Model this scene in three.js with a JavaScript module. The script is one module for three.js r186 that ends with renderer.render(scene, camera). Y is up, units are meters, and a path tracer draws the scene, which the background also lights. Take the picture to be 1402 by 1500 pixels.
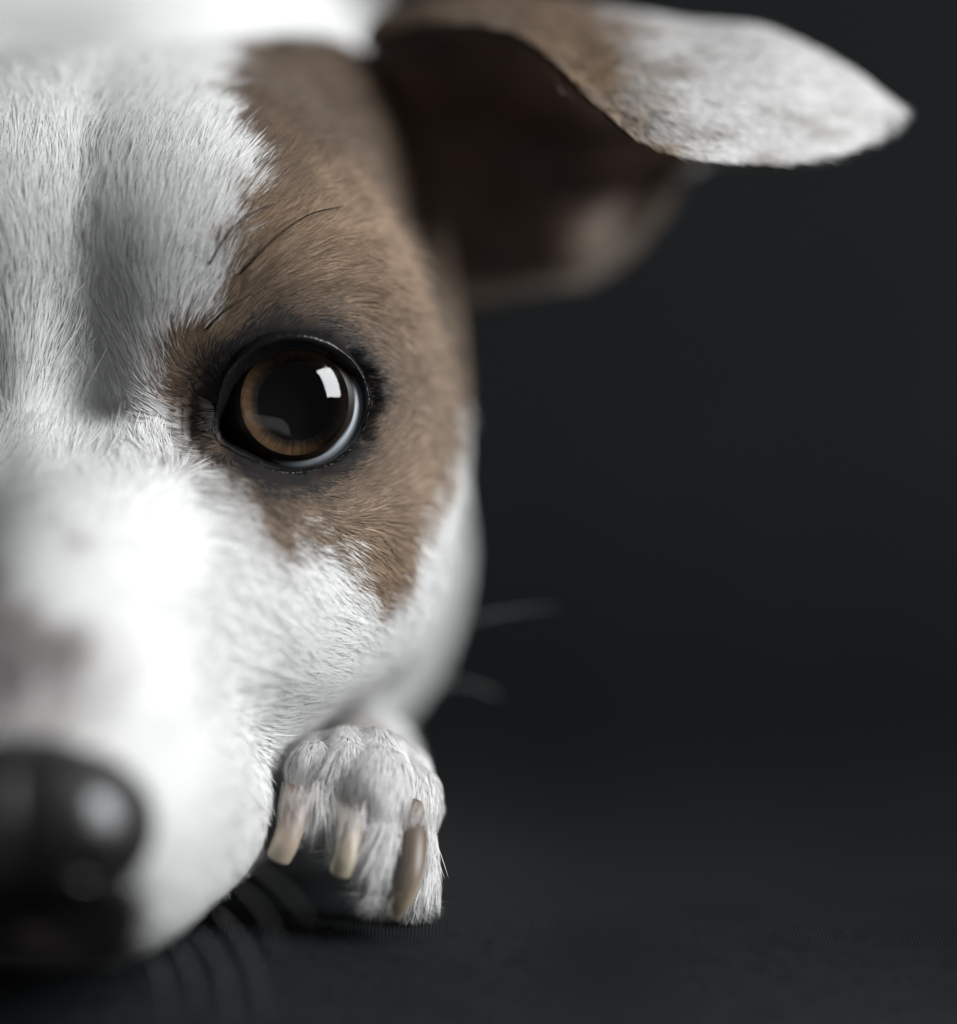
import * as THREE from 'three';
import { RectAreaLightUniformsLib } from 'three/addons/lights/RectAreaLightUniformsLib.js';
import { mergeGeometries } from 'three/addons/utils/BufferGeometryUtils.js';

// ------------------------------------------------------------------ camera, light, exposure
// Shapes are worked out in millimetres about the eye of the dog; M() turns them into metres with the couch seat at y = 0.
const GROUND = -48, MM = 0.001, PX = 0.08, DIST = 400;
const scene = new THREE.Scene();
const camera = new THREE.PerspectiveCamera(17.06, 957 / 1024, 0.02, 20);
camera.position.set(0, -GROUND * MM, DIST * MM);
camera.lookAt(0, -GROUND * MM, 0);
camera.focus = 0.4012;
camera.userData.fStop = 3.5;
const renderer = new THREE.WebGLRenderer({ antialias: true });
renderer.toneMapping = THREE.LinearToneMapping;
renderer.toneMappingExposure = 1.0;
renderer.shadowMap.enabled = true;
renderer.setSize(957, 1024);
scene.background = new THREE.Color(0.072, 0.074, 0.077);           // the dim room that the window does not reach
RectAreaLightUniformsLib.init();
const LOOK_AT = new THREE.Vector3(-0.02, 0.06, 0);
const WIN_DIR = new THREE.Vector3(0.79, 0.475, 0.375).normalize(), WIN_DIST = 0.95, WIN_W = 0.44, WIN_H = 0.72;
const windowLight = new THREE.RectAreaLight(new THREE.Color(0.97, 0.985, 1.0), 19.5, WIN_W, WIN_H);
windowLight.position.copy(LOOK_AT).addScaledVector(WIN_DIR, WIN_DIST);
windowLight.lookAt(LOOK_AT);
scene.add(windowLight);

// ------------------------------------------------------------------ helpers
let seed = 20240611;
const rnd = () => { seed = (seed + 0x6d2b79f5) | 0; let t = Math.imul(seed ^ (seed >>> 15), 1 | seed); t = (t + Math.imul(t ^ (t >>> 7), 61 | t)) ^ t; return ((t ^ (t >>> 14)) >>> 0) / 4294967296; };
const gauss = () => (rnd() + rnd() + rnd() + rnd() - 2) * 1.22;
const clamp = (x, a = 0, b = 1) => Math.min(b, Math.max(a, x));
const sstep = (a, b, x) => { const t = clamp((x - a) / (b - a)); return t * t * (3 - 2 * t); };
const lerp = (a, b, t) => a + (b - a) * t;
const P = (px, py, z = 0) => [(px - 701) * PX * (DIST - z) / DIST, (750 - py) * PX * (DIST - z) / DIST, z];
const hash = (i, j, k) => { let h = Math.imul(i, 374761393) ^ Math.imul(j, 668265263) ^ Math.imul(k, 1274126177); h = Math.imul(h ^ (h >>> 13), 1103515245); return ((h ^ (h >>> 16)) >>> 0) / 4294967296; };
function noise(x, y, z) {                                           // smooth value noise, 0 to 1
  const i = Math.floor(x), j = Math.floor(y), k = Math.floor(z); let u = x - i, v = y - j, w = z - k;
  u = u * u * (3 - 2 * u); v = v * v * (3 - 2 * v); w = w * w * (3 - 2 * w);
  const e = (c) => lerp(lerp(hash(i, j, k + c), hash(i + 1, j, k + c), u), lerp(hash(i, j + 1, k + c), hash(i + 1, j + 1, k + c), u), v);
  return lerp(e(0), e(1), w);
}
const names = new Map();
function numbered(n) { const k = names.get(n) ?? 0; names.set(n, k + 1); return k ? n + '_' + String(k).padStart(3, '0') : n; }
function mesh(name, g, m, parent) {
  const o = new THREE.Mesh(g, m); o.name = parent === scene ? numbered(name) : name; o.castShadow = o.receiveShadow = true; parent.add(o); return o;
}
function tag(o, label, category, kind) { o.userData = { ...(label && { label }), ...(category && { category }), ...(kind && { kind }) }; return o; }
function geo(pos, idx, col, nor, uv) {                              // millimetres in, metres out
  const p = new Float32Array(pos.length);
  for (let i = 0; i < pos.length; i += 3) { p[i] = pos[i] * MM; p[i + 1] = (pos[i + 1] - GROUND) * MM; p[i + 2] = pos[i + 2] * MM; }
  const g = new THREE.BufferGeometry();
  g.setAttribute('position', new THREE.BufferAttribute(p, 3));
  if (col) g.setAttribute('color', new THREE.BufferAttribute(col instanceof Float32Array ? col : new Float32Array(col), 3));
  if (uv) g.setAttribute('uv', new THREE.BufferAttribute(new Float32Array(uv), 2));
  g.setIndex(idx.length > 65535 * 3 || p.length / 3 > 65535 ? new THREE.BufferAttribute(idx instanceof Uint32Array ? idx : new Uint32Array(idx), 1) : Array.from(idx));
  if (nor) g.setAttribute('normal', new THREE.BufferAttribute(nor instanceof Float32Array ? nor : new Float32Array(nor), 3)); else g.computeVertexNormals();
  return g;
}

// ------------------------------------------------------------------ the dog's body as one field (x is folded about the midline of the head)
const MID = -46.5;
function smin(a, b, k) { const h = Math.max(k - Math.abs(a - b), 0) / k; return Math.min(a, b) - h * h * k * 0.25; }
function smax(a, b, k) { return -smin(-a, -b, k); }
function ell(x, y, z, e) {
  const a = (x - e[0]) / e[3], b = (y - e[1]) / e[4], c = (z - e[2]) / e[5], k0 = Math.sqrt(a * a + b * b + c * c);
  const d = a / e[3], f = b / e[4], g = c / e[5], k1 = Math.sqrt(d * d + f * f + g * g);
  return k1 < 1e-6 ? -Math.min(e[3], e[4], e[5]) : k0 * (k0 - 1) / k1;
}
function cap(x, y, z, c) {                                          // tapered capsule [ax ay az bx by bz ra rb]
  const bx = c[3] - c[0], by = c[4] - c[1], bz = c[5] - c[2], px = x - c[0], py = y - c[1], pz = z - c[2];
  const h = clamp((px * bx + py * by + pz * bz) / (bx * bx + by * by + bz * bz));
  return Math.hypot(px - bx * h, py - by * h, pz - bz * h) - lerp(c[6], c[7], h);
}
const fold = (p) => [p[0] - MID, p[1], p[2]];
const EYE = [...P(437, 592, -10.2)], EM = fold(EYE), EYE_R = 10.3;
const corner = (q) => { const a = Math.atan2(Math.sin(q + 2.72), Math.cos(q + 2.72)); return Math.exp(-((a / 0.30) ** 2)); };   // the lids run out into the inner corner
const HEAD = [
  [0, 25, -46, 41, 35.5, 48, 0], [13, 35, -18.2, 19, 14, 19, 12], [25, 43, -52, 12.5, 18, 19, 16], [24, 27, -13, 12, 6.5, 11.5, 8],
  [31, 5, -35, 13.4, 26, 31, 12], [20, -10, -15, 14, 17, 22, 12],
];
const BODY = [[8, -5.5, -72, 36.4, 36, 45, 14], [0, 32, -165, 35, 60, 100, 24], [0, -26, -165, 22, 24, 80, 20], [0, -36, -8, 22, 13, 46, 12]];
const BACK = [-86, 54, -165, 69, 62, 85];
const MUZ = [0, -3, -24, 0, -22, 33, 22, 14.5], FLEW = [5.8, -32.5, 23, 10.0, 13.5, 25], CHIN = [0, -42, 24, 12, 6.5, 18];
const PAW = [...fold(P(548, 1140, -14)), ...fold(P(515, 1128, -36)), 6.0, 7.2], LEG = [...fold(P(515, 1128, -36)), 22, -34, -110, 7.5, 11];
const PAWZ = -3.5;
const toe = (a, b, c, ra, rb, rc) => { for (const q of [a, b, c]) q[2] += PAWZ; return [[...fold(P(...a)), ...fold(P(...b)), ra, rb], [...fold(P(...b)), ...fold(P(...c)), rb, rc]]; };
const TOES = [
  toe([474, 1108, -5], [462, 1130, 0.5], [444, 1190, 3.4], 3.0, 2.8, 2.1), toe([510, 1100, -3], [510, 1130, 2.6], [504, 1218, 4.4], 3.0, 2.7, 2.0),
  toe([552, 1108, -3], [556, 1145, 4.2], [560, 1270, 6.0], 3.4, 3.3, 2.5), toe([585, 1135, -9], [599, 1165, -3], [608, 1275, -0.5], 3.5, 3.2, 2.5),
];
function toes(mx, y, z) {
  let d = 1e9;
  for (const t of TOES) { const e = smin(cap(mx, y, z, t[0]), cap(mx, y, z, t[1]), 2); d = smin(d, e, 0.6); }
  return d;
}
function headField(mx, y, z) {
  let d = ell(mx, y, z, HEAD[0]);
  for (let i = 1; i < HEAD.length; i++) d = smin(d, ell(mx, y, z, HEAD[i]), HEAD[i][6]);
  d = smin(d, cap(mx, y, z, MUZ), 16);
  d = smin(d, ell(mx, y, z, FLEW), 9);
  d = smin(d, ell(mx, y, z, CHIN), 4);
  // the furrow of the forehead and the hollow at the inner corner of the eye
  const fy = (y - 12) / (y < 12 ? 6 : 14); d += 6.2 * Math.exp(-((mx / 6.8) ** 2) - fy * fy) * sstep(-30, -8, z);
  d += 2.4 * Math.exp(-(((mx - 12) / 6) ** 2) - (((y - 10) / 8) ** 2)) * sstep(-30, -8, z);
  // eyelids: a shell round the eyeball, opened in front
  const ex = mx - EM[0], ey = y - EM[1], ez = z - EM[2], er = Math.hypot(ex, ey, ez);
  d = smin(d, er - 11.5, 5);
  const ax = ex / 8.35, ay = (ey + 0.2) / 7.75, open = ez > 0 ? (Math.hypot(ax, ay) / (1 + 0.17 * corner(Math.atan2(ay, ax))) - 1) * 8 : 9;
  d = smax(d, -open, 1.1);
  return Math.max(d, -(er - EYE_R - 0.1));
}
function field(x, y, z) {
  const mx = Math.abs(x - MID);
  let d = 1e9;
  if (z > -110) d = headField(mx, y, z);
  let b = ell(mx, y, z, BODY[0]); b = smin(b, ell(mx, y, z, BODY[1]), 24); b = smin(b, ell(mx, y, z, BODY[2]), 10); b = smin(b, ell(mx, y, z, BODY[3]), 10);
  b = smin(b, ell(x, y, z, BACK), 24);
  d = smin(d, b, 9);
  return Math.min(d, cap(mx, y, z, LEG));
}
function pawField(x, y, z) { const mx = x - MID; return smin(toes(mx, y, z), cap(mx, y, z, PAW), 2.2); }
function gradient(f, x, y, z, e = 0.35) {
  const a = f(x + e, y, z) - f(x - e, y, z), b = f(x, y + e, z) - f(x, y - e, z), c = f(x, y, z + e) - f(x, y, z - e), l = Math.hypot(a, b, c) || 1;
  return [a / l, b / l, c / l];
}
function surfaceNets(f, lo, hi, cell) {
  const n = lo.map((a, i) => Math.ceil((hi[i] - a) / cell) + 1), [nx, ny, nz] = n, v = new Float32Array(nx * ny * nz);
  const coarse = 4, skip = new Uint8Array(nx * ny * nz);
  for (let k = 0; k < nz; k += coarse) for (let j = 0; j < ny; j += coarse) for (let i = 0; i < nx; i += coarse) {   // blocks far from the surface are not sampled finely
    const d = f(lo[0] + (i + 1.5) * cell, lo[1] + (j + 1.5) * cell, lo[2] + (k + 1.5) * cell), far = Math.abs(d) > cell * 7;
    for (let c = k; c < Math.min(nz, k + coarse); c++) for (let b = j; b < Math.min(ny, j + coarse); b++) for (let a = i; a < Math.min(nx, i + coarse); a++)
      v[(c * ny + b) * nx + a] = far ? d : f(lo[0] + a * cell, lo[1] + b * cell, lo[2] + c * cell);
  }
  const at = new Int32Array(nx * ny * nz).fill(-1), pos = [], idx = [], cv = new Float32Array(8);
  for (let k = 0; k < nz - 1; k++) for (let j = 0; j < ny - 1; j++) for (let i = 0; i < nx - 1; i++) {
    let m = 0;
    for (let c = 0; c < 8; c++) { cv[c] = v[((k + (c >> 2)) * ny + j + ((c >> 1) & 1)) * nx + i + (c & 1)]; if (cv[c] < 0) m |= 1 << c; }
    if (!m || m === 255) continue;
    let sx = 0, sy = 0, sz = 0, s = 0;
    for (let a = 0; a < 8; a++) for (const bit of [1, 2, 4]) { const b = a | bit; if (b === a || (cv[a] < 0) === (cv[b] < 0)) continue;
      const t = cv[a] / (cv[a] - cv[b]); sx += (a & 1) + (bit === 1 ? t : 0); sy += ((a >> 1) & 1) + (bit === 2 ? t : 0); sz += (a >> 2) + (bit === 4 ? t : 0); s++; }
    at[(k * ny + j) * nx + i] = pos.length / 3;
    pos.push(lo[0] + (i + sx / s) * cell, lo[1] + (j + sy / s) * cell, lo[2] + (k + sz / s) * cell);
  }
  const id = (i, j, k) => at[(k * ny + j) * nx + i], val = (i, j, k) => v[(k * ny + j) * nx + i];
  for (let k = 1; k < nz - 1; k++) for (let j = 1; j < ny - 1; j++) for (let i = 1; i < nx - 1; i++) {
    const s = val(i, j, k) < 0;
    const quad = (a, b, c, d, flip) => { if (a < 0 || b < 0 || c < 0 || d < 0) return; flip ? idx.push(a, c, b, a, d, c) : idx.push(a, b, c, a, c, d); };
    if (s !== val(i + 1, j, k) < 0) quad(id(i, j - 1, k - 1), id(i, j, k - 1), id(i, j, k), id(i, j - 1, k), !s);
    if (s !== val(i, j + 1, k) < 0) quad(id(i - 1, j, k - 1), id(i - 1, j, k), id(i, j, k), id(i, j, k - 1), !s);
    if (s !== val(i, j, k + 1) < 0) quad(id(i - 1, j - 1, k), id(i, j - 1, k), id(i, j, k), id(i - 1, j, k), !s);
  }
  const nor = new Float32Array(pos.length);
  for (let i = 0; i < pos.length; i += 3) {
    for (let it = 0; it < 4; it++) { const d = f(pos[i], pos[i + 1], pos[i + 2]), g = gradient(f, pos[i], pos[i + 1], pos[i + 2]), s = f(pos[i] + g[0] * 0.3, pos[i + 1] + g[1] * 0.3, pos[i + 2] + g[2] * 0.3), m = clamp(d / Math.max(0.7, (s - d) / 0.3), -0.6, 0.6); for (let c = 0; c < 3; c++) pos[i + c] -= g[c] * m; }
    nor.set(gradient(f, pos[i], pos[i + 1], pos[i + 2]), i);
  }
  return { pos, idx, nor };
}
const bodyNet = surfaceNets(field, [-150, -52, -262], [10, 114, 64], 1.3);
const pawNet = surfaceNets(pawField, [P(385, 0)[0], -49, -44], [P(700, 0)[0], -12, 13], 0.68);

// ------------------------------------------------------------------ the coat: colour, direction and length of the hair, all functions of the place on the body
const poly = [[455, 40, -45], [400, 62, -40], [335, 72, -34], [303, 140, -14], [328, 225, -6], [345, 300, -3], [325, 380, -3], [296, 440, -2], [266, 510, -2], [252, 590, -2], [292, 672, -2], [345, 738, -3], [415, 782, -5], [485, 786, -9],
  [498, 835, -14], [532, 872, -20], [585, 815, -26], [632, 735, -32], [656, 640, -38], [680, 548, -44], [720, 480, -48], [760, 300, -50], [760, 0, -50], [560, -20, -50]].map((p) => P(...p));
function polyDist(x, y) {                                           // negative inside the brown patch
  let d = 1e9, inside = false;
  for (let i = 0, j = poly.length - 1; i < poly.length; j = i++) {
    const [xi, yi] = poly[i], [xj, yj] = poly[j], ex = xj - xi, ey = yj - yi, wx = x - xi, wy = y - yi, t = clamp((wx * ex + wy * ey) / (ex * ex + ey * ey));
    d = Math.min(d, Math.hypot(wx - ex * t, wy - ey * t));
    if ((yi > y) !== (yj > y) && x < (ex * (y - yi)) / ey + xi) inside = !inside;
  }
  return inside ? -d : d;
}
const WHITE = [0.71, 0.71, 0.70], BROWN = [0.140, 0.089, 0.053], TAN = [0.42, 0.306, 0.208], BLACK = [0.016, 0.0145, 0.0145], PINK = [0.36, 0.22, 0.19], SKINWHITE = [0.62, 0.57, 0.55];
const mix3 = (a, b, t) => [lerp(a[0], b[0], t), lerp(a[1], b[1], t), lerp(a[2], b[2], t)];
function eyeDist(x, y, z) {                                         // millimetres outside the opening of the lids, longer towards the inner corner
  if (z < -22) return 99;
  const dx = x - EYE[0], dy = y - EYE[1], a = Math.atan2(dy, dx), r = Math.hypot(dx, dy);
  const inner = Math.exp(-(((Math.abs(a - Math.PI) < Math.PI ? Math.abs(Math.abs(a) - Math.PI + 0.25 * Math.sign(-dy)) : 9) / 0.42) ** 2)), low = Math.max(0, -Math.sin(a + 0.35)) * 1.5;
  return r - (8.1 + 2.0 * inner + 1.5 * low + 0.9 * Math.max(0, Math.sin(a - 0.5)));
}
function coat(x, y, z, jitter) {
  const n = noise(x * 0.28, y * 0.28, z * 0.28), m = noise(x * 0.09 + 7, y * 0.09, z * 0.09), fine = noise(x * 1.1, y * 0.7, z * 0.9);
  let w = x < MID ? 1 : sstep(-0.9, 1.1, polyDist(x, y) + (n - 0.5) * 4.2 + jitter * 1.0);
  if (z < -62) w = 1;
  let c = mix3(BROWN, TAN, clamp(0.24 + (fine - 0.5) * 0.6 + (m - 0.5) * 0.4 + jitter * 0.32));
  c = mix3(c, [0.36, 0.285, 0.225], sstep(-18, -2, x) * 0.5);      // paler towards the temple: window light painted into the brown
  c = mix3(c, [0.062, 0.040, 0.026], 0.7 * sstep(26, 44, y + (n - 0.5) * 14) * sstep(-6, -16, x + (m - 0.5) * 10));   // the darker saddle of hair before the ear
  c = mix3(c, WHITE, w);
  const e = eyeDist(x, y, z);
  if (e < 12) {
    c = mix3(c, [0.085, 0.06, 0.045], 0.62 * (1 - sstep(2.5, 8.5, e + jitter * 1.8 + (n - 0.5) * 3)));
    c = mix3(c, BLACK, 1 - sstep(0.1, 2.7, e + jitter * 0.9 + (n - 0.5) * 2.4));
  }
  // black lips, shade of the chin painted below in the same black, and the grey-brown freckles of the muzzle beside the nose
  const mx = Math.abs(x - MID), lipShade = Math.hypot(mx * 0.9, y + 40) ;
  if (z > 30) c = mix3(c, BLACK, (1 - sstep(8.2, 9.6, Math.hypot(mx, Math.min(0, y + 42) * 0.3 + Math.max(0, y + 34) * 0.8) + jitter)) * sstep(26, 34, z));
  if (z > 15) { const fr = sstep(0.55, 0.75, noise(x * 0.2 + 3, y * 0.2 + 9, 4)) * sstep(12, 6, mx) * sstep(26, 34, z); c = mix3(c, [0.24, 0.20, 0.19], fr * 0.6);
    const sm = Math.exp(-(((mx - 1) / 5.5) ** 2) - (((y + 18) / 4) ** 2)) * sstep(30, 40, z); c = mix3(c, [0.20, 0.17, 0.165], clamp(sm * (0.2 + 1.3 * noise(x * 0.5, y * 0.5, 2)))); }
  return c;
}
const FLOW = [
  [80, 1000, .15, 1], [60, 850, .12, 1], [90, 720, .1, 1], [120, 560, .05, 1], [20, 400, -.25, 1], [120, 300, 0, 1], [20, 120, -.2, 1], [230, 300, .25, 1], [220, 480, .1, 1], [190, 640, .1, 1], [230, 130, .3, 1],
  [330, 180, .6, .9], [420, 220, .7, .7], [520, 160, .85, .6], [380, 330, .75, .7], [480, 320, .9, .4], [600, 300, 1, .1], [560, 230, .9, .4],
  [300, 440, .35, .95], [345, 465, .6, .8], [400, 445, .9, .5], [470, 440, 1, .15], [540, 470, 1, -.25], [600, 420, 1, -.1], [660, 450, 1, -.3],
  [270, 590, -.85, .35], [225, 560, -.35, .95], [285, 640, -.8, -.35], [240, 680, -.1, .6], [300, 700, .35, -.75], [350, 740, .5, -.85], [400, 760, .7, -.75], [460, 750, .95, -.25], [520, 720, .9, .35], [560, 650, .8, .55], [580, 560, .95, -.1],
  [640, 640, .9, -.35], [620, 560, .95, -.25], [560, 800, .8, -.55], [420, 860, .9, -.4], [330, 830, .7, -.35], [250, 800, .4, .5], [500, 950, .9, -.35], [620, 900, .8, -.6], [640, 1000, .7, -.7],
  [200, 950, .5, .7], [300, 1050, .8, .05], [220, 1100, .6, .3], [400, 1080, .9, -.3], [280, 1250, .75, -.45], [200, 1380, .45, -.9], [350, 1200, .85, -.4], [330, 1330, .6, -.8],
].map(([a, b, c, d]) => [...P(a, b, 0), c, d]);
function flow(x, y) {
  let sx = 0, sy = 0;
  for (const f of FLOW) { const dx = x - f[0], dy = y - f[1], w = 1 / ((dx * dx + dy * dy) ** 1.5 + 1.5); sx += f[3] * w; sy += f[4] * w; }
  const l = Math.hypot(sx, sy) || 1; return [sx / l, sy / l];
}

// ------------------------------------------------------------------ hair: tapered blades lying along the skin, gathered in one mesh
class Fur {
  constructor(most) { this.p = new Float32Array(most * 21); this.n = new Float32Array(most * 21); this.c = new Float32Array(most * 21); this.i = new Uint32Array(most * 15); this.k = 0; this.most = most; }
  // root p, skin normal n, growth direction t (along the skin), length, width, lift (rise per length), bend, root and tip colour
  add(p, n, t, len, wid, lift, col, roll, tipCol = col, skin = null) {
    if (this.k >= this.most) return;
    const o = this.k * 21, v = this.k * 7, q = this.k * 15; this.k++;
    let bx = n[1] * t[2] - n[2] * t[1], by = n[2] * t[0] - n[0] * t[2], bz = n[0] * t[1] - n[1] * t[0];
    const cr = Math.cos(roll), sr = Math.sin(roll), wx = bx * cr + n[0] * sr, wy = by * cr + n[1] * sr, wz = bz * cr + n[2] * sr;
    const nx = n[0] * cr - bx * sr, ny = n[1] * cr - by * sr, nz = n[2] * cr - bz * sr;
    const mixn = 0.93, ux = lerp(nx, n[0], mixn), uy = lerp(ny, n[1], mixn), uz = lerp(nz, n[2], mixn), ul = Math.hypot(ux, uy, uz);
    for (let s = 0; s < 4; s++) {
      const a = s / 3, along = len * a, up = len * lift * (a - 0.55 * a * a) - 0.12 * (1 - a), half = 0.5 * wid * (s === 0 ? 0.8 : s === 1 ? 1 : s === 2 ? 0.72 : 0);
      let x = p[0] + t[0] * along + n[0] * up, y = p[1] + t[1] * along + n[1] * up, z = p[2] + t[2] * along + n[2] * up;
      if (skin && s) { const m = clamp(up - skin(x, y, z), -1.5, 4) * (s === 3 ? 0.85 : 1); x += n[0] * m; y += n[1] * m; z += n[2] * m; }   // hair follows the curve of the skin
      for (let e = 0; e < (s === 3 ? 1 : 2); e++) {
        const k = o + (s * 2 + e) * 3, h = e ? half : -half;
        this.p[k] = x + wx * h; this.p[k + 1] = y + wy * h; this.p[k + 2] = z + wz * h;
        this.n[k] = ux / ul; this.n[k + 1] = uy / ul; this.n[k + 2] = uz / ul;
        for (let c = 0; c < 3; c++) this.c[k + c] = lerp(col[c], tipCol[c], a);
      }
    }
    this.i.set([v, v + 2, v + 1, v + 2, v + 3, v + 1, v + 2, v + 4, v + 3, v + 4, v + 5, v + 3, v + 4, v + 6, v + 5], q);
  }
  build(name, material, parent) {
    const g = geo(this.p.slice(0, this.k * 21), this.i.slice(0, this.k * 15), this.c.slice(0, this.k * 21), this.n.slice(0, this.k * 21));
    return tag(mesh(name, g, material, parent), null, null, 'stuff');
  }
}
const inFrame = (x, y, z, m) => { const s = DIST / (DIST - z); return Math.abs(x * s) < 56.1 + m && Math.abs(y * s) < 60 + m; };
function toCamera(x, y, z) { const dx = -x, dy = -y, dz = DIST - z, l = Math.hypot(dx, dy, dz); return [dx / l, dy / l, dz / l]; }
function seen(f, x, y, z, n) {                                      // is this place of the skin open towards the camera?
  const d = toCamera(x, y, z); let t = 1.2;
  const ox = x + n[0] * 0.7, oy = y + n[1] * 0.7, oz = z + n[2] * 0.7;
  for (let i = 0; i < 60 && t < 150; i++) { const v = f(ox + d[0] * t, oy + d[1] * t, oz + d[2] * t); if (v < -0.5) return false; t += Math.max(0.9, v * 0.8); }
  return true;
}
function scatter(net, f, density, put) {
  const { pos, idx, nor } = net, ok = new Int8Array(pos.length / 3).fill(-1);
  const test = (i) => { if (ok[i] < 0) { const x = pos[i * 3], y = pos[i * 3 + 1], z = pos[i * 3 + 2], n = [nor[i * 3], nor[i * 3 + 1], nor[i * 3 + 2]], d = toCamera(x, y, z);
    ok[i] = y > GROUND - 1 && n[0] * d[0] + n[1] * d[1] + n[2] * d[2] > -0.35 && inFrame(x, y, z, 9) && seen(f, x, y, z, n) ? 1 : 0; } return ok[i]; };
  let carry = 0;
  for (let t = 0; t < idx.length; t += 3) {
    const a = idx[t], b = idx[t + 1], c = idx[t + 2];
    if (!(test(a) + test(b) + test(c))) continue;
    const A = a * 3, B = b * 3, C = c * 3, ux = pos[B] - pos[A], uy = pos[B + 1] - pos[A + 1], uz = pos[B + 2] - pos[A + 2], vx = pos[C] - pos[A], vy = pos[C + 1] - pos[A + 1], vz = pos[C + 2] - pos[A + 2];
    const area = 0.5 * Math.hypot(uy * vz - uz * vy, uz * vx - ux * vz, ux * vy - uy * vx);
    carry += area * density(pos[A], pos[A + 1], pos[A + 2]);
    while (carry >= 1) {
      carry -= 1; let r = rnd(), s = rnd(); if (r + s > 1) { r = 1 - r; s = 1 - s; } const q = 1 - r - s;
      const p = [0, 1, 2].map((k) => pos[A + k] * q + pos[B + k] * r + pos[C + k] * s), n = [0, 1, 2].map((k) => nor[A + k] * q + nor[B + k] * r + nor[C + k] * s), l = Math.hypot(...n);
      put(p, n.map((v) => v / l));
    }
  }
}
function lay(n, dx, dy, dz = -0.35) {                               // a direction laid on the skin
  const k = n[0] * dx + n[1] * dy + n[2] * dz; let x = dx - n[0] * k, y = dy - n[1] * k, z = dz - n[2] * k; const l = Math.hypot(x, y, z) || 1; return [x / l, y / l, z / l];
}
const turned = (t, n, a) => { const b = [n[1] * t[2] - n[2] * t[1], n[2] * t[0] - n[0] * t[2], n[0] * t[1] - n[1] * t[0]], c = Math.cos(a), s = Math.sin(a); return [0, 1, 2].map((i) => t[i] * c + b[i] * s); };

const dog = new THREE.Group(); dog.name = numbered('dog'); scene.add(dog);
tag(dog, 'white dog with brown eye patch and folded ear resting its chin on a couch', 'dog');

const skinMat = new THREE.MeshPhysicalMaterial({ vertexColors: true, roughness: 0.8, specularIntensity: 0.15 });
const furMat = new THREE.MeshPhysicalMaterial({ vertexColors: true, roughness: 0.8, specularIntensity: 0.4, transmission: 0.3, thickness: 0 });
function skinColours(net, f) {
  const col = new Float32Array(net.pos.length);
  for (let i = 0; i < net.pos.length; i += 3) { const c = f(net.pos[i], net.pos[i + 1], net.pos[i + 2]); col.set(c, i); }
  return col;
}
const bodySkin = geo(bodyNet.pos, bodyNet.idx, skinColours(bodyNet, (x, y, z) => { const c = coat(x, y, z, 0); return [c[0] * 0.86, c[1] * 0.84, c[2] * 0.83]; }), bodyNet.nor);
const pawSkin = geo(pawNet.pos, pawNet.idx, skinColours(pawNet, () => [0.56, 0.50, 0.47]), pawNet.nor);
{ const parts = [bodySkin, pawSkin].map((g) => g.index.array instanceof Uint32Array ? g : g.setIndex(new THREE.BufferAttribute(new Uint32Array(g.index.array), 1))); mesh('body', mergeGeometries(parts), skinMat, dog); }

const headFur = new Fur(520000);
const sharp = (z) => Math.exp(-((z / 24) ** 2));
scatter(bodyNet, field, (x, y, z) => {
  const e = eyeDist(x, y, z); if (e < -0.4) return 0;
  return (5 + 36 * sharp(z) + (e < 8 ? 14 : 0) + (e < 3.5 ? 25 : 0)) * (z > 40 && Math.hypot(x - MID, y + 32) < 11 ? 0.15 : 1);
}, (p, n) => {
  const [x, y, z] = p, e = eyeDist(x, y, z); if (e < -0.4) return;
  if (z > 28 && Math.hypot(x - MID, (y + 34) * 0.85) < 8.5) return;
  if (z < 4 && pawField(x, y, z) < -0.8) return;
  let d = flow(x, y); const j = gauss();
  const soft = 1 - sharp(z) * 0.8;
  const lock = (noise(x * 0.45 + 11, y * 0.45, z * 0.45) - 0.5) * 0.6 + (noise(x * 1.5, y * 1.5 + 5, z * 1.5) - 0.5) * 0.38;
  let t = turned(lay(n, d[0], d[1]), n, lock + gauss() * 0.16);
  const near = sstep(0, 9, e);
  let len = lerp(1.7, 5.6, near) * (0.75 + 0.5 * rnd());
  if (z < -50) len *= 0.8; if (y < -20 && z > 5) len *= 0.8;
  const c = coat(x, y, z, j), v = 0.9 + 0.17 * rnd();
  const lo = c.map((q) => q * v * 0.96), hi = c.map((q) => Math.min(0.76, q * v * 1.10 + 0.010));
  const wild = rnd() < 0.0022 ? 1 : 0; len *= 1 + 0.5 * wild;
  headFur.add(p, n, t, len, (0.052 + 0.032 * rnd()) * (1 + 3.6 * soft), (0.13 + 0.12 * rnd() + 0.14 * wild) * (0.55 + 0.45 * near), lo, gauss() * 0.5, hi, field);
});
console.log('head hairs', headFur.k);
headFur.build('fur', furMat, dog);

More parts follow.
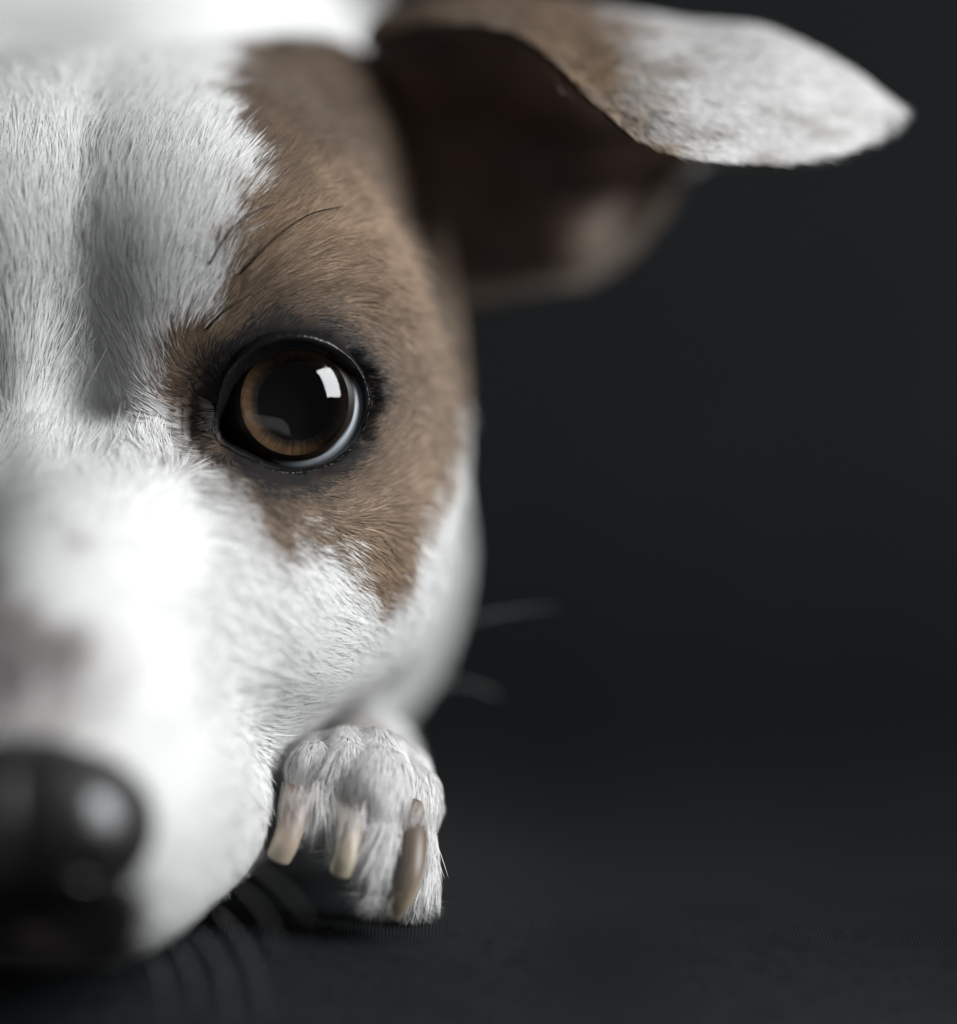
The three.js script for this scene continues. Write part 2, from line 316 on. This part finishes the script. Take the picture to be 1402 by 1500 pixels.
// hair of the paw: longer, hanging over the claws in locks
{
  const pawFur = new Fur(60000);
  scatter(pawNet, pawField, (x, y, z) => z > -16 ? 52 : 14, (p, n) => {
    const [x, y, z] = p; if (y < GROUND + 0.6 || field(x, y, z) < -0.8) return;
    const lock = (noise(x * 0.9, y * 0.5, z * 0.9) - 0.5) * 1.0 + (noise(x * 2.2, y * 1.2, z * 2.2) - 0.5) * 0.7, tip = sstep(-32, -44, y);
    const t = turned(lay(n, -0.12 + 0.25 * (noise(x * 0.3, y * 0.3, 3) - 0.5), -1, 0.45), n, lock * 0.5 + gauss() * 0.14);
    const v = 0.9 + 0.12 * rnd();
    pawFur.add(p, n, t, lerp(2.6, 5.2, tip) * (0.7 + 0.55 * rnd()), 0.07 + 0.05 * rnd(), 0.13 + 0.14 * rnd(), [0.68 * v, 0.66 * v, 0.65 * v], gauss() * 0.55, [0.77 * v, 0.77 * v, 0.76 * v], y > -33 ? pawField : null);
  });
  console.log('paw hairs', pawFur.k);
  pawFur.build('paw_fur', furMat, dog);
}

// ------------------------------------------------------------------ eye
const toLocal = (p) => new THREE.Vector3(p[0] * MM, (p[1] - GROUND) * MM, p[2] * MM);
const eyeTurn = new THREE.Quaternion().setFromUnitVectors(new THREE.Vector3(0, 0, 1), new THREE.Vector3(0.0, 0.012, 1).normalize());
function rings(a0, a1, na, nr, place, colour) {                     // a round sheet built in rings about +z, millimetres about the eyeball
  const pos = [], col = [], idx = [];
  for (let j = 0; j <= nr; j++) for (let i = 0; i < na; i++) { const t = lerp(a0, a1, j / nr), q = (i / na) * Math.PI * 2, p = place(t, q); pos.push(p[0] * MM, p[1] * MM, p[2] * MM); col.push(...colour(t, q)); }
  for (let j = 0; j < nr; j++) for (let i = 0; i < na; i++) { const a = j * na + i, b = j * na + (i + 1) % na, c = a + na, d = b + na; idx.push(a, c, b, b, c, d); }
  const g = new THREE.BufferGeometry(); g.setAttribute('position', new THREE.Float32BufferAttribute(pos, 3)); g.setAttribute('color', new THREE.Float32BufferAttribute(col, 3)); g.setIndex(idx); g.computeVertexNormals(); return g;
}
const IRIS = 40 * Math.PI / 180, IRIS_R = EYE_R * Math.sin(IRIS) - 0.25, IRIS_Z = EYE_R * Math.cos(IRIS) - 2.0;
const wet = () => new THREE.MeshPhysicalMaterial({ vertexColors: true, roughness: 0.4, specularIntensity: 0.5 });
const ball = rings(IRIS - 0.03, 1.9, 160, 46, (t, q) => [EYE_R * Math.sin(t) * Math.cos(q), EYE_R * Math.sin(t) * Math.sin(q), EYE_R * Math.cos(t)], (t, q) => {
  const a = Math.atan2(Math.sin(q + 0.72), Math.cos(q + 0.72)), side = sstep(1.35, 0.7, Math.abs(a)), w = sstep(0.735 + 0.03 * Math.abs(a), 0.76 + 0.03 * Math.abs(a), t) * side;
  const vein = 1 - 0.12 * noise(q * 20, t * 30, 0);
  return mix3([0.012, 0.008, 0.006], [0.52 * vein, 0.57 * vein, 0.62 * vein], w);
});
const eye = mesh('eye', ball, wet(), dog); eye.position.copy(toLocal(EYE)); eye.quaternion.copy(eyeTurn);
const iris = rings(4.6, IRIS_R + 0.35, 320, 60, (r, q) => [r * Math.cos(q), r * Math.sin(q), IRIS_Z - 0.9 + 0.9 * (r / IRIS_R) ** 2 - 0.10 * noise(q * 26, r * 0.7, 2)], (r, q) => {
  const u = Math.cos(q) * 9, v = Math.sin(q) * 9, f = noise(u * 1.6, v * 1.6, r * 0.9) * 0.5 + noise(u * 4.5, v * 4.5, r * 1.3) * 0.5, k = (r - 4.6 - 0.45 * noise(u * 0.6, v * 0.6, 3)) / (IRIS_R - 4.6), ring = Math.exp(-(((k - 0.62) / 0.32) ** 2));
  let c = mix3([0.045, 0.026, 0.014], [0.085, 0.048, 0.023], clamp(ring * (0.05 + 1.3 * f) * (0.25 + 1.5 * noise(u * 0.32 + 2, v * 0.32 + 6, 5))));
  c = mix3(c, [0.012, 0.008, 0.006], sstep(0.9, 1.06, k)); return mix3([0.014, 0.01, 0.008], c, sstep(0.0, 0.42, k + (f - 0.5) * 0.35));
});
mesh('iris', iris, new THREE.MeshPhysicalMaterial({ vertexColors: true, roughness: 0.6, specularIntensity: 0.15 }), eye);
mesh('pupil', rings(0.0, 5.0, 80, 4, (r, q) => [r * Math.cos(q), r * Math.sin(q), IRIS_Z - 1.35], () => [0.006, 0.006, 0.006]), new THREE.MeshPhysicalMaterial({ vertexColors: true, roughness: 0.9, specularIntensity: 0 }), eye);
const CORNEA_R = 8.6, CORNEA_Z = EYE_R * Math.cos(0.76) - Math.sqrt(CORNEA_R ** 2 - (EYE_R * Math.sin(0.76)) ** 2) + 0.12, CORNEA_A = Math.asin(EYE_R * Math.sin(0.76) / CORNEA_R);
mesh('cornea', rings(0, CORNEA_A, 120, 40, (t, q) => [CORNEA_R * Math.sin(t) * Math.cos(q), CORNEA_R * Math.sin(t) * Math.sin(q), CORNEA_Z + CORNEA_R * Math.cos(t)], () => [1, 1, 1]),
  new THREE.MeshPhysicalMaterial({ color: 0xffffff, transmission: 1, thickness: 0, roughness: 0.0, ior: 1.42 }), eye);

function fieldZ(x, y, from = 8) { let z = from; for (let i = 0; i < 60; i++) { const d = field(x, y, z); if (d < 0.02) break; z -= Math.max(0.02, d * 0.7); if (z < -40) break; } return z; }
{                                                                   // the dark pebbled rim of the lids
  const pos = [], idx = [], col = [], na = 420, nr = 26;
  for (let j = 0; j <= nr; j++) for (let i = 0; i < na; i++) {
    const q = (i / na) * Math.PI * 2, k = j / nr, up = Math.max(0, Math.sin(q - 0.2)) ** 1.4 * (0.85 + 0.3 * noise(q * 3, 1, 1)), r = lerp(-0.35 - 1.35 * up, 0.55 + 0.9 * noise(Math.cos(q) * 3.5, Math.sin(q) * 3.5, 2), k), cn = 1 + 0.17 * corner(q), cx = Math.cos(q) * cn, cy = Math.sin(q) * cn;
    const ex = EYE[0] + (8.35 + r) * cx, ey = EYE[1] - 0.2 + (7.75 + r) * cy, b = noise(ex * 2.6, ey * 2.6, 1) * 0.5 + noise(ex * 6.5, ey * 6.5, 8) * 0.5;
    const out = Math.max(r, 0.35), surf = fieldZ(EYE[0] + (8.35 + out) * cx, EYE[1] - 0.2 + (7.75 + out) * cy);
    const q2 = (8.35 + r) ** 2 * cx * cx + (7.75 + r) ** 2 * cy * cy, inner = EYE[2] + Math.max(Math.sqrt(Math.max(0, EYE_R ** 2 - q2)) - 0.15, q2 < 49 ? CORNEA_Z + Math.sqrt(CORNEA_R ** 2 - q2) + 0.12 : 0);
    const z = r < 0.35 ? lerp(inner, surf, Math.sqrt(clamp((r + 0.35 + 1.35 * up) / (0.7 + 1.35 * up)))) : surf;
    pos.push(ex, ey, z + (0.05 + 0.30 * (b - 0.4) * sstep(-0.4, 0.8, r) + 2.2 * up * Math.exp(-(((r + 0.2) / 0.9) ** 2))) - 0.5 * sstep(0.2, 1.0, r)); const d = 0.004 + 0.005 * b; col.push(d, d * 0.95, d * 0.95);
  }
  for (let j = 0; j < nr; j++) for (let i = 0; i < na; i++) { const a = j * na + i, b = j * na + (i + 1) % na, c = a + na, d = b + na; idx.push(a, c, b, b, c, d); }
  mesh('eyelid', geo(pos, idx, col), new THREE.MeshPhysicalMaterial({ vertexColors: true, roughness: 0.32, specularIntensity: 0.55 }), dog);
}
{ const other = eye.clone(); other.position.x = (2 * MID - EYE[0]) * MM; dog.add(other); }

// ------------------------------------------------------------------ nose
const noseField = (x, y, z) => {
  const mx = Math.abs(x - MID);
  let d = ell(mx, y, z, [0, -31.5, 44, 11.3, 9.0, 10.5]);
  d = smin(d, ell(mx, y, z, [6.2, -33, 45, 6.2, 6.5, 9]), 4);
  d = smax(d, -ell(mx, y, z, [7.0, -36.5, 54.5, 1.7, 1.2, 5]), 1.5);
  d = smax(d, -cap(mx, y, z, [8, -36.5, 53, 11.5, -38, 47, 0.6, 0.5]), 1.2);
  return d + 0.5 * Math.exp(-((mx / 0.9) ** 2)) + 0.16 * (noise(x * 1.3, y * 1.3, z * 1.3) - 0.5);
};
{ const n = surfaceNets(noseField, [MID - 16, -44, 32], [MID + 16, -19, 58], 0.55);
  const c = skinColours(n, (x, y, z) => { const v = 0.007 + 0.005 * noise(x, y, z); return [v, v * 0.96, v]; });
  mesh('nose', geo(n.pos, n.idx, c, n.nor), new THREE.MeshPhysicalMaterial({ vertexColors: true, roughness: 0.38, clearcoat: 0.3, clearcoatRoughness: 0.3 }), dog); }

// ------------------------------------------------------------------ ear: one folded sheet, from the front edge of the flap over the fold to the lower rim of the cup
const EAR = [
  [[535, 66, -46], [540, 48, -47], [556, 30, -54], [530, 90, -74], [520, 225, -84], [560, 390, -76], [640, 458, -62]],
  [[640, 42, -32], [636, 22, -40], [650, 3, -50], [685, 70, -80], [705, 210, -84], [725, 355, -70], [768, 432, -58]],
  [[762, 62, -21], [752, 28, -31], [752, -2, -46], [790, 80, -78], [805, 210, -80], [822, 315, -64], [872, 405, -56]],
  [[852, 140, -12], [845, 75, -21], [862, 14, -42], [880, 90, -68], [895, 195, -70], [912, 272, -59], [956, 332, -55]],
  [[955, 219, -7], [965, 125, -14], [990, 36, -36], [985, 105, -54], [982, 165, -60], [988, 215, -59], [1004, 250, -54]],
  [[1100, 239, -11], [1108, 140, -14], [1112, 50, -31], [1090, 105, -44], [1082, 155, -47], [1084, 205, -43], [1092, 236, -33]],
  [[1222, 225, -17], [1222, 155, -18.5], [1222, 98, -27], [1210, 130, -34], [1208, 165, -35], [1210, 196, -32], [1218, 223, -25]],
  [[1288, 192, -24], [1299, 168, -23], [1293, 148, -25], [1290, 158, -27], [1289, 168, -28], [1288, 178, -27], [1287, 190, -26]],
].map((row) => row.map((p) => new THREE.Vector3(...P(...p))));
function earAt(u, v) {
  const cols = EAR.map((row) => new THREE.CatmullRomCurve3(row, false, 'centripetal').getPoint(v));
  return new THREE.CatmullRomCurve3(cols, false, 'centripetal').getPoint(u);
}
const NU = 90, NV = 110, earP = [], earN = [];
{ const rows = EAR.map((row) => new THREE.CatmullRomCurve3(row, false, 'centripetal').getPoints(NV));
  for (let j = 0; j <= NV; j++) { const c = new THREE.CatmullRomCurve3(rows.map((r) => r[j]), false, 'centripetal').getPoints(NU); for (let i = 0; i <= NU; i++) earP[i * (NV + 1) + j] = c[i]; }
  const at = (i, j) => earP[clamp(i, 0, NU) * (NV + 1) + clamp(j, 0, NV)], a = new THREE.Vector3(), b = new THREE.Vector3();
  for (let i = 0; i <= NU; i++) for (let j = 0; j <= NV; j++) {      // folds of the inner skin
    const v = j / NV, u = i / NU, k = sstep(0.42, 0.55, v) * sstep(1.0, 0.86, v) * sstep(0.75, 0.6, u), p = earP[i * (NV + 1) + j];
    p.z += k * (5.5 * Math.exp(-(((v - 0.70 - 0.25 * (u - 0.3)) / 0.045) ** 2)) + 3.5 * Math.exp(-(((u - 0.30 + 0.25 * (v - 0.7)) / 0.05) ** 2)) + 5 * (noise(p.x * 0.14, p.y * 0.14, 7) - 0.5));
  }
  for (let i = 0; i <= NU; i++) for (let j = 0; j <= NV; j++) { a.subVectors(at(i + 1, j), at(i - 1, j)); b.subVectors(at(i, j + 1), at(i, j - 1)); earN[i * (NV + 1) + j] = new THREE.Vector3().crossVectors(a, b).normalize(); }
}
function earCoat(p, outer, u, v, j) {                               // p in millimetres
  const n = noise(p.x * 0.3, p.y * 0.3, p.z * 0.3), s = noise(p.x * 0.12, p.y * 0.8, p.z * 0.3), fine = noise(p.x * 0.8, p.y * 1.3, p.z);
  if (outer) {
    const w = sstep(0.44, 0.60, u + (n - 0.5) * 0.10 + v * 0.35 - 0.06 + (s - 0.5) * 0.10 + j * 0.015);
    let c = mix3(mix3(BROWN, TAN, clamp(0.3 + (fine - 0.5) * 0.8 + j * 0.2)), [0.62, 0.615, 0.605], w);
    return mix3(c, [0.22, 0.19, 0.17], 0.55 * sstep(0.5, 0.72, s) * sstep(0.22, 0.02, v) * sstep(0.98, 0.85, u));
  }
  const rim = sstep(0.80, 0.97, v + (n - 0.5) * 0.12);
  return mix3(mix3([0.46, 0.39, 0.35], [0.68, 0.53, 0.47], clamp((n - 0.3) * 1.6)), mix3(TAN, WHITE, 0.3), rim);
}
{
  const pos = [], nor = [], col = [], idx = [], W = NV + 1;
  for (const side of [1, -1]) for (let i = 0; i <= NU; i++) for (let j = 0; j <= NV; j++) {
    const k = i * W + j, p = earP[k], n = earN[k], edge = Math.min(1, j / 6, (NV - j) / 6, (NU - i) / 5), h = 0.75 * Math.sqrt(Math.max(0, edge)) * side;
    pos.push(p.x + n.x * h, p.y + n.y * h, p.z + n.z * h); nor.push(n.x * side, n.y * side, n.z * side); const c = earCoat(p, side > 0, i / NU, j / NV, 0); col.push(c[0] * 0.85, c[1] * 0.82, c[2] * 0.8);
  }
  for (let s = 0; s < 2; s++) for (let i = 0; i < NU; i++) for (let j = 0; j < NV; j++) { const a = s * (NU + 1) * W + i * W + j, b = a + W, c = a + 1, d = b + 1; s ? idx.push(a, c, b, b, c, d) : idx.push(a, b, c, b, d, c); }
  const ear = mesh('ear', geo(pos, idx, col, nor), new THREE.MeshPhysicalMaterial({ vertexColors: true, roughness: 0.9, specularIntensity: 0.2, transmission: 0.45, thickness: 0 }), dog);
  const earFur = new Fur(90000), q = new THREE.Vector3();
  for (let i = 0; i < NU; i++) for (let j = 0; j < NV; j++) {
    const k = i * W + j, a = earP[k], b = earP[k + W], c = earP[k + 1], area = q.crossVectors(b.clone().sub(a), c.clone().sub(a)).length(), n = earN[k], v = j / NV, u = i / NU;
    for (const side of [1, -1]) {
      const d = toCamera(a.x, a.y, a.z), face = (n.x * d[0] + n.y * d[1] + n.z * d[2]) * side; if (face < -0.45 || (side < 0 && i > NU * 0.7)) continue;
      let m = area * (side > 0 ? (v < 0.55 ? 16 : 4) : v > 0.84 ? 12 : 2); m = Math.floor(m) + (rnd() < m % 1 ? 1 : 0);
      for (let h = 0; h < m; h++) {
        const fu = rnd(), fv = rnd(), p = [0, 1, 2].map((e) => { const g = (w) => w.getComponent(e); return g(a) + (g(b) - g(a)) * fu + (g(c) - g(a)) * fv + g(n) * 0.7 * side; }), nn = [n.x * side, n.y * side, n.z * side], jt = gauss();
        const du = b.clone().sub(a).normalize(), dv = c.clone().sub(a).normalize(), over = v < 0.08 ? 0.15 : v > 0.9 ? -0.8 : 0.2;
        const t = turned(lay(nn, du.x - dv.x * over, du.y - dv.y * over, du.z - dv.z * over), nn, gauss() * 0.2 + (noise(p[0] * 0.5, p[1] * 0.5, p[2] * 0.5) - 0.5) * 0.15);
        const cc = earCoat(a, side > 0 || v > 0.9, u + fu / NU, side > 0 ? v : 0.3, jt), br = 0.85 + 0.25 * rnd(), cl = side < 0 && v > 0.9 ? mix3(TAN, WHITE, 0.35) : cc;
        earFur.add(p, nn, t, (side > 0 ? 3.2 : v > 0.86 ? 3 : 5) * (0.7 + 0.5 * rnd()), 0.12 + 0.06 * rnd(), 0.10 + 0.10 * rnd(), cl.map((e) => e * br * 0.9), gauss() * 0.5, cl.map((e) => Math.min(0.76, e * br * 1.1 + 0.01)));
      }
    }
  }
  console.log('ear hairs', earFur.k);
  earFur.build('fur', furMat, ear);
}

// ------------------------------------------------------------------ claws and whiskers
function horn(points, r0, r1, flat, colour, name, material, segs = 36, round = 14, blunt = true, parent = dog) {
  const curve = new THREE.CatmullRomCurve3(points.map((p) => new THREE.Vector3(...p))), pos = [], col = [], idx = [], fwd = new THREE.Vector3(0, 0, 1);
  for (let i = 0; i <= segs; i++) {
    const t = i / segs, c = curve.getPoint(t), d = curve.getTangent(t), sx = new THREE.Vector3().crossVectors(fwd, d).normalize(), sy = new THREE.Vector3().crossVectors(d, sx), end = blunt ? Math.sqrt(1 - clamp((t - 0.93) / 0.07) ** 2) : 1, r = lerp(r0, r1, t) * Math.max(end, 0.03);
    for (let k = 0; k < round; k++) { const a = (k / round) * Math.PI * 2, x = Math.cos(a) * r, y = Math.sin(a) * r * flat * (Math.sin(a) < 0 ? 0.7 : 1); const w = c.clone().addScaledVector(sx, x).addScaledVector(sy, y); pos.push(w.x, w.y, w.z); col.push(...colour(t, a)); }
  }
  for (let i = 0; i < segs; i++) for (let k = 0; k < round; k++) { const a = i * round + k, b = i * round + (k + 1) % round, c = a + round, d = b + round; idx.push(a, b, c, b, d, c); }
  return mesh(name, geo(pos, idx, col), material, parent);
}
const clawMat = new THREE.MeshPhysicalMaterial({ vertexColors: true, roughness: 0.5, clearcoat: 0.06, clearcoatRoughness: 0.4 });
const clawTone = (base, tip, s) => (t, a) => { const g = noise(t * 3, a * 2.2 + s, s), f = noise(t * 2, Math.cos(a) * 6 + s, Math.sin(a) * 6); let c = mix3(base, tip, sstep(0.35, 1, t + (g - 0.5) * 0.4)); return c.map((v) => v * (0.5 + 0.65 * f + 0.45 * noise(t * 4, Math.cos(a) * 16 + s, Math.sin(a) * 16) )); };
horn([[437, 1160, 3], [430, 1195, 6], [418, 1235, 7.5], [405, 1262, 7]].map((p) => P(p[0], p[1], p[2] + PAWZ)), 1.75, 1.45, 0.8, clawTone([0.17, 0.125, 0.10], [0.40, 0.34, 0.26], 1), 'claw', clawMat);
horn([[512, 1190, 5], [513, 1220, 8], [507, 1255, 9.2], [497, 1284, 8.4]].map((p) => P(p[0], p[1], p[2] + PAWZ)), 1.55, 1.3, 0.8, clawTone([0.24, 0.19, 0.155], [0.46, 0.42, 0.31], 5), 'claw', clawMat);
horn([[600, 1185, 2], [606, 1225, 7], [601, 1280, 9.6], [588, 1315, 9.4], [569, 1343, 7.6]].map((p) => P(p[0], p[1], p[2] + PAWZ)), 1.75, 1.2, 0.85, clawTone([0.09, 0.066, 0.05], [0.26, 0.215, 0.15], 9), 'claw', clawMat);
{
  const tuft = new Fur(1400);
  for (const [px, py, z, w] of [[440, 1166, 5.6, 30], [512, 1192, 7.4, 28], [603, 1188, 5.4, 28]]) for (let h = 0; h < 70; h++) {
    const u = (rnd() * 2 - 1), p = P(px + u * w, py - 16 + rnd() * 18 - 10 * u * u, z + PAWZ + 1.6 * Math.sqrt(1 - u * u) - 0.4 + rnd() * 0.8), n = lay([u * 0.2, 0, 0], u * 0.5, 0.1, 1), q = [n[0], n[1], n[2]];
    const t = turned(lay(q, -u * 0.25 - 0.1, -1, 0.1), q, gauss() * 0.3), v = 0.85 + 0.2 * rnd();
    tuft.add(p, q, t, 1.6 + 4.2 * rnd(), 0.05 + 0.04 * rnd(), 0.1 + 0.2 * rnd(), [0.6 * v, 0.56 * v, 0.53 * v], gauss() * 0.5, [0.76 * v, 0.75 * v, 0.73 * v]);
  }
  for (const [px, py, z, w, lean, len, count] of [[560, 1228, 9.4, 30, -0.32, 5.6, 260], [472, 1165, 6, 26, 0.05, 5.6, 170], [536, 1190, 7.5, 14, -0.15, 5, 90], [625, 1240, 3.2, 16, -0.1, 5, 110], [488, 1120, 5.8, 24, -0.5, 3.2, 80]]) for (let h = 0; h < count; h++) {
    const u = rnd() * 2 - 1, p = P(px + u * w, py + (rnd() - 0.5) * 46, z + PAWZ - 1.6 * u * u - 0.6 + rnd() * 0.7), q = lay([0, 0, 0], u * 0.4, 0.25, 1), t = turned(lay(q, lean + 0.18 * u, -1, 0.05), q, gauss() * 0.22), v = 0.88 + 0.15 * rnd();
    tuft.add(p, q, t, len * (0.45 + 0.6 * rnd()), 0.075 + 0.05 * rnd(), 0.06 + 0.2 * rnd(), [0.68 * v, 0.66 * v, 0.65 * v], gauss() * 0.5, [0.77 * v, 0.77 * v, 0.76 * v]);
  }
  tuft.build('tuft', furMat, dog);
}
const darkHairMat = new THREE.MeshPhysicalMaterial({ vertexColors: true, roughness: 0.7, specularIntensity: 0.1 });
const hairMat = new THREE.MeshStandardMaterial({ vertexColors: true, roughness: 0.4 });
const whisker = (pts, r, c) => horn(pts.map((p) => P(...p)), r, r * 0.25, 1, () => c, 'whisker', hairMat, 24, 6, false);
const PALE = [0.75, 0.75, 0.74], DARK = [0.03, 0.026, 0.024];
for (const w of [[[318, 1335, 24], [352, 1372, 27], [378, 1425, 30], [390, 1490, 32]], [[290, 1365, 27], [318, 1400, 30], [335, 1450, 33], [340, 1510, 34]], [[262, 1385, 28], [282, 1425, 31], [292, 1480, 34]],
  [[345, 1255, 22], [385, 1278, 27], [425, 1308, 30], [455, 1350, 31]], [[352, 1240, 20], [400, 1225, 26], [450, 1200, 27], [520, 1195, 26]], [[335, 1290, 22], [365, 1310, 28], [395, 1350, 32], [412, 1400, 33]],
  [[330, 1215, 24], [390, 1180, 28], [440, 1215, 29], [470, 1270, 28]], [[225, 1400, 32], [240, 1440, 35], [250, 1490, 37]]]) whisker(w, 0.036, [0.45, 0.45, 0.45]);
whisker([[655, 918, -44], [700, 905, -40], [760, 894, -38], [815, 890, -36]], 0.06, PALE);
whisker([[640, 1000, -48], [670, 1000, -44], [700, 1006, -42], [730, 1018, -42]], 0.06, PALE);
for (const w of [[[402, 300, 1.9], [362, 322, 2.4], [332, 354, 2.2], [307, 394, 0.4]], [[500, 296, 1.9], [450, 316, 2.4], [408, 349, 2.4], [352, 404, 0.4]], [[372, 432, 1.9], [345, 448, 2.3], [325, 462, 2.0], [304, 482, 0.4]]])
  horn(w.map(([px, py, up]) => { const q = P(px, py, 0); return [q[0], q[1], fieldZ(q[0], q[1]) + up]; }).reverse(), 0.13, 0.06, 1, () => [0.012, 0.011, 0.010], 'whisker', darkHairMat, 24, 6, false);

// ------------------------------------------------------------------ the setting
function weave(n, f) { const d = new Uint8Array(n * n * 4); for (let y = 0; y < n; y++) for (let x = 0; x < n; x++) { const v = clamp(f(x, y)) * 255, k = (y * n + x) * 4; d[k] = d[k + 1] = d[k + 2] = v; d[k + 3] = 255; } const t = new THREE.DataTexture(d, n, n); t.wrapS = t.wrapT = THREE.RepeatWrapping; t.magFilter = THREE.LinearFilter; t.needsUpdate = true; return t; }
const THREADS = 32, TEX = 512, cellPx = TEX / THREADS;
const weaveMap = weave(TEX, (x, y) => { const i = Math.floor(x / cellPx), j = Math.floor(y / cellPx), u = (x % cellPx) / cellPx - 0.5, v = (y % cellPx) / cellPx - 0.5, over = (i + j) & 1; const a = Math.sqrt(Math.max(0, 1 - 4 * u * u)), b = Math.sqrt(Math.max(0, 1 - 4 * v * v)); return (over ? a * (0.55 + 0.45 * b) : b * (0.55 + 0.45 * a)) * (0.75 + 0.25 * hash(over ? i : 40 + j, over ? j >> 1 : i >> 1, 3)); });
weaveMap.repeat.set(1 / 0.0135, 1 / 0.0135);                        // uv in metres: 32 threads in 13.5 mm
const fleckMap = weave(256, (x, y) => 0.55 + 0.45 * noise(x / 3, y / 3, 1) * noise(x / 40, y / 40, 5) * 2); fleckMap.repeat.set(1 / 0.09, 1 / 0.09);
const seatMat = new THREE.MeshPhysicalMaterial({ color: new THREE.Color(0.0076, 0.0092, 0.0103), map: fleckMap, roughness: 0.6, specularIntensity: 0.3, bumpMap: weaveMap, bumpScale: 0.00012 });
{
  // the profile from the back of the couch, over the seat, round its front edge and down; then swept sideways
  const prof = []; for (let i = 0; i <= 30; i++) { const k = i / 30; prof.push([-0.80 + 0.35 * k, 0.62 * (1 - k) ** 2.2]); }
  for (let i = 1; i <= 44; i++) prof.push([-0.45 + 0.444 * (i / 44), 0]);
  for (let i = 1; i <= 24; i++) { const a = (i / 24) * Math.PI / 2; prof.push([-0.006 + 0.034 * Math.sin(a), 0.034 * (Math.cos(a) - 1)]); }
  for (let i = 1; i <= 10; i++) prof.push([0.028, -0.034 - 0.03 * i]);
  const n = prof.length, nx = 140, pos = [], uv = [], idx = []; let run = 0;
  for (let i = 0; i < n; i++) { if (i) run += Math.hypot(prof[i][0] - prof[i - 1][0], prof[i][1] - prof[i - 1][1]);
    for (let j = 0; j <= nx; j++) { const x = -0.7 + 1.6 * (j / nx), z = prof[i][0], lump = 0.005 * (noise(x * 9 + 3, z * 9, 1) - 0.5) * sstep(0.03, 0.12, Math.hypot(x + 0.03, z)); pos.push(x, prof[i][1] + lump - 0.0004, z); uv.push(x, run); } }
  for (let i = 0; i < n - 1; i++) for (let j = 0; j < nx; j++) { const a = i * (nx + 1) + j, b = a + nx + 1; idx.push(a, b, a + 1, a + 1, b, b + 1); }
  const g = new THREE.BufferGeometry(); g.setAttribute('position', new THREE.Float32BufferAttribute(pos, 3)); g.setAttribute('uv', new THREE.Float32BufferAttribute(uv, 2)); g.setIndex(idx); g.computeVertexNormals();
  tag(mesh('couch_seat', g, seatMat, scene), 'dark blue-black woven couch seat under the dog', 'couch', 'structure');
  const w = mesh('wall', new THREE.PlaneGeometry(5, 3), new THREE.MeshStandardMaterial({ color: new THREE.Color(0.024, 0.0245, 0.025), roughness: 0.95 }), scene); w.position.set(0, 1, -0.95);
  tag(w, 'plain dark wall in shadow behind the dog', 'wall', 'structure');
}
{                                                                   // the window beside the camera that lights the dog and shows in its eye
  const win = new THREE.Group(); win.name = numbered('window'); scene.add(win);
  tag(win, 'bright window mirrored in the eye of the dog', 'window', 'structure');
  win.position.copy(windowLight.position).addScaledVector(WIN_DIR, 0.006); win.lookAt(LOOK_AT);
  const pane = mesh('pane', new THREE.PlaneGeometry(WIN_W, WIN_H), new THREE.MeshStandardMaterial({ color: 0x222222, emissive: new THREE.Color(0.97, 0.985, 1), emissiveIntensity: 3, roughness: 0.3 }), win);
  const wood = new THREE.MeshStandardMaterial({ color: 0xcfcfca, roughness: 0.5 });
  for (const s of [-1, 1]) { mesh('frame', new THREE.BoxGeometry(0.05, WIN_H + 0.1, 0.05), wood, win).position.set(s * (WIN_W / 2 + 0.026), 0, -0.02); mesh('frame', new THREE.BoxGeometry(WIN_W, 0.05, 0.05), wood, win).position.set(0, s * (WIN_H / 2 + 0.026), -0.02); }
}
renderer.render(scene, camera);
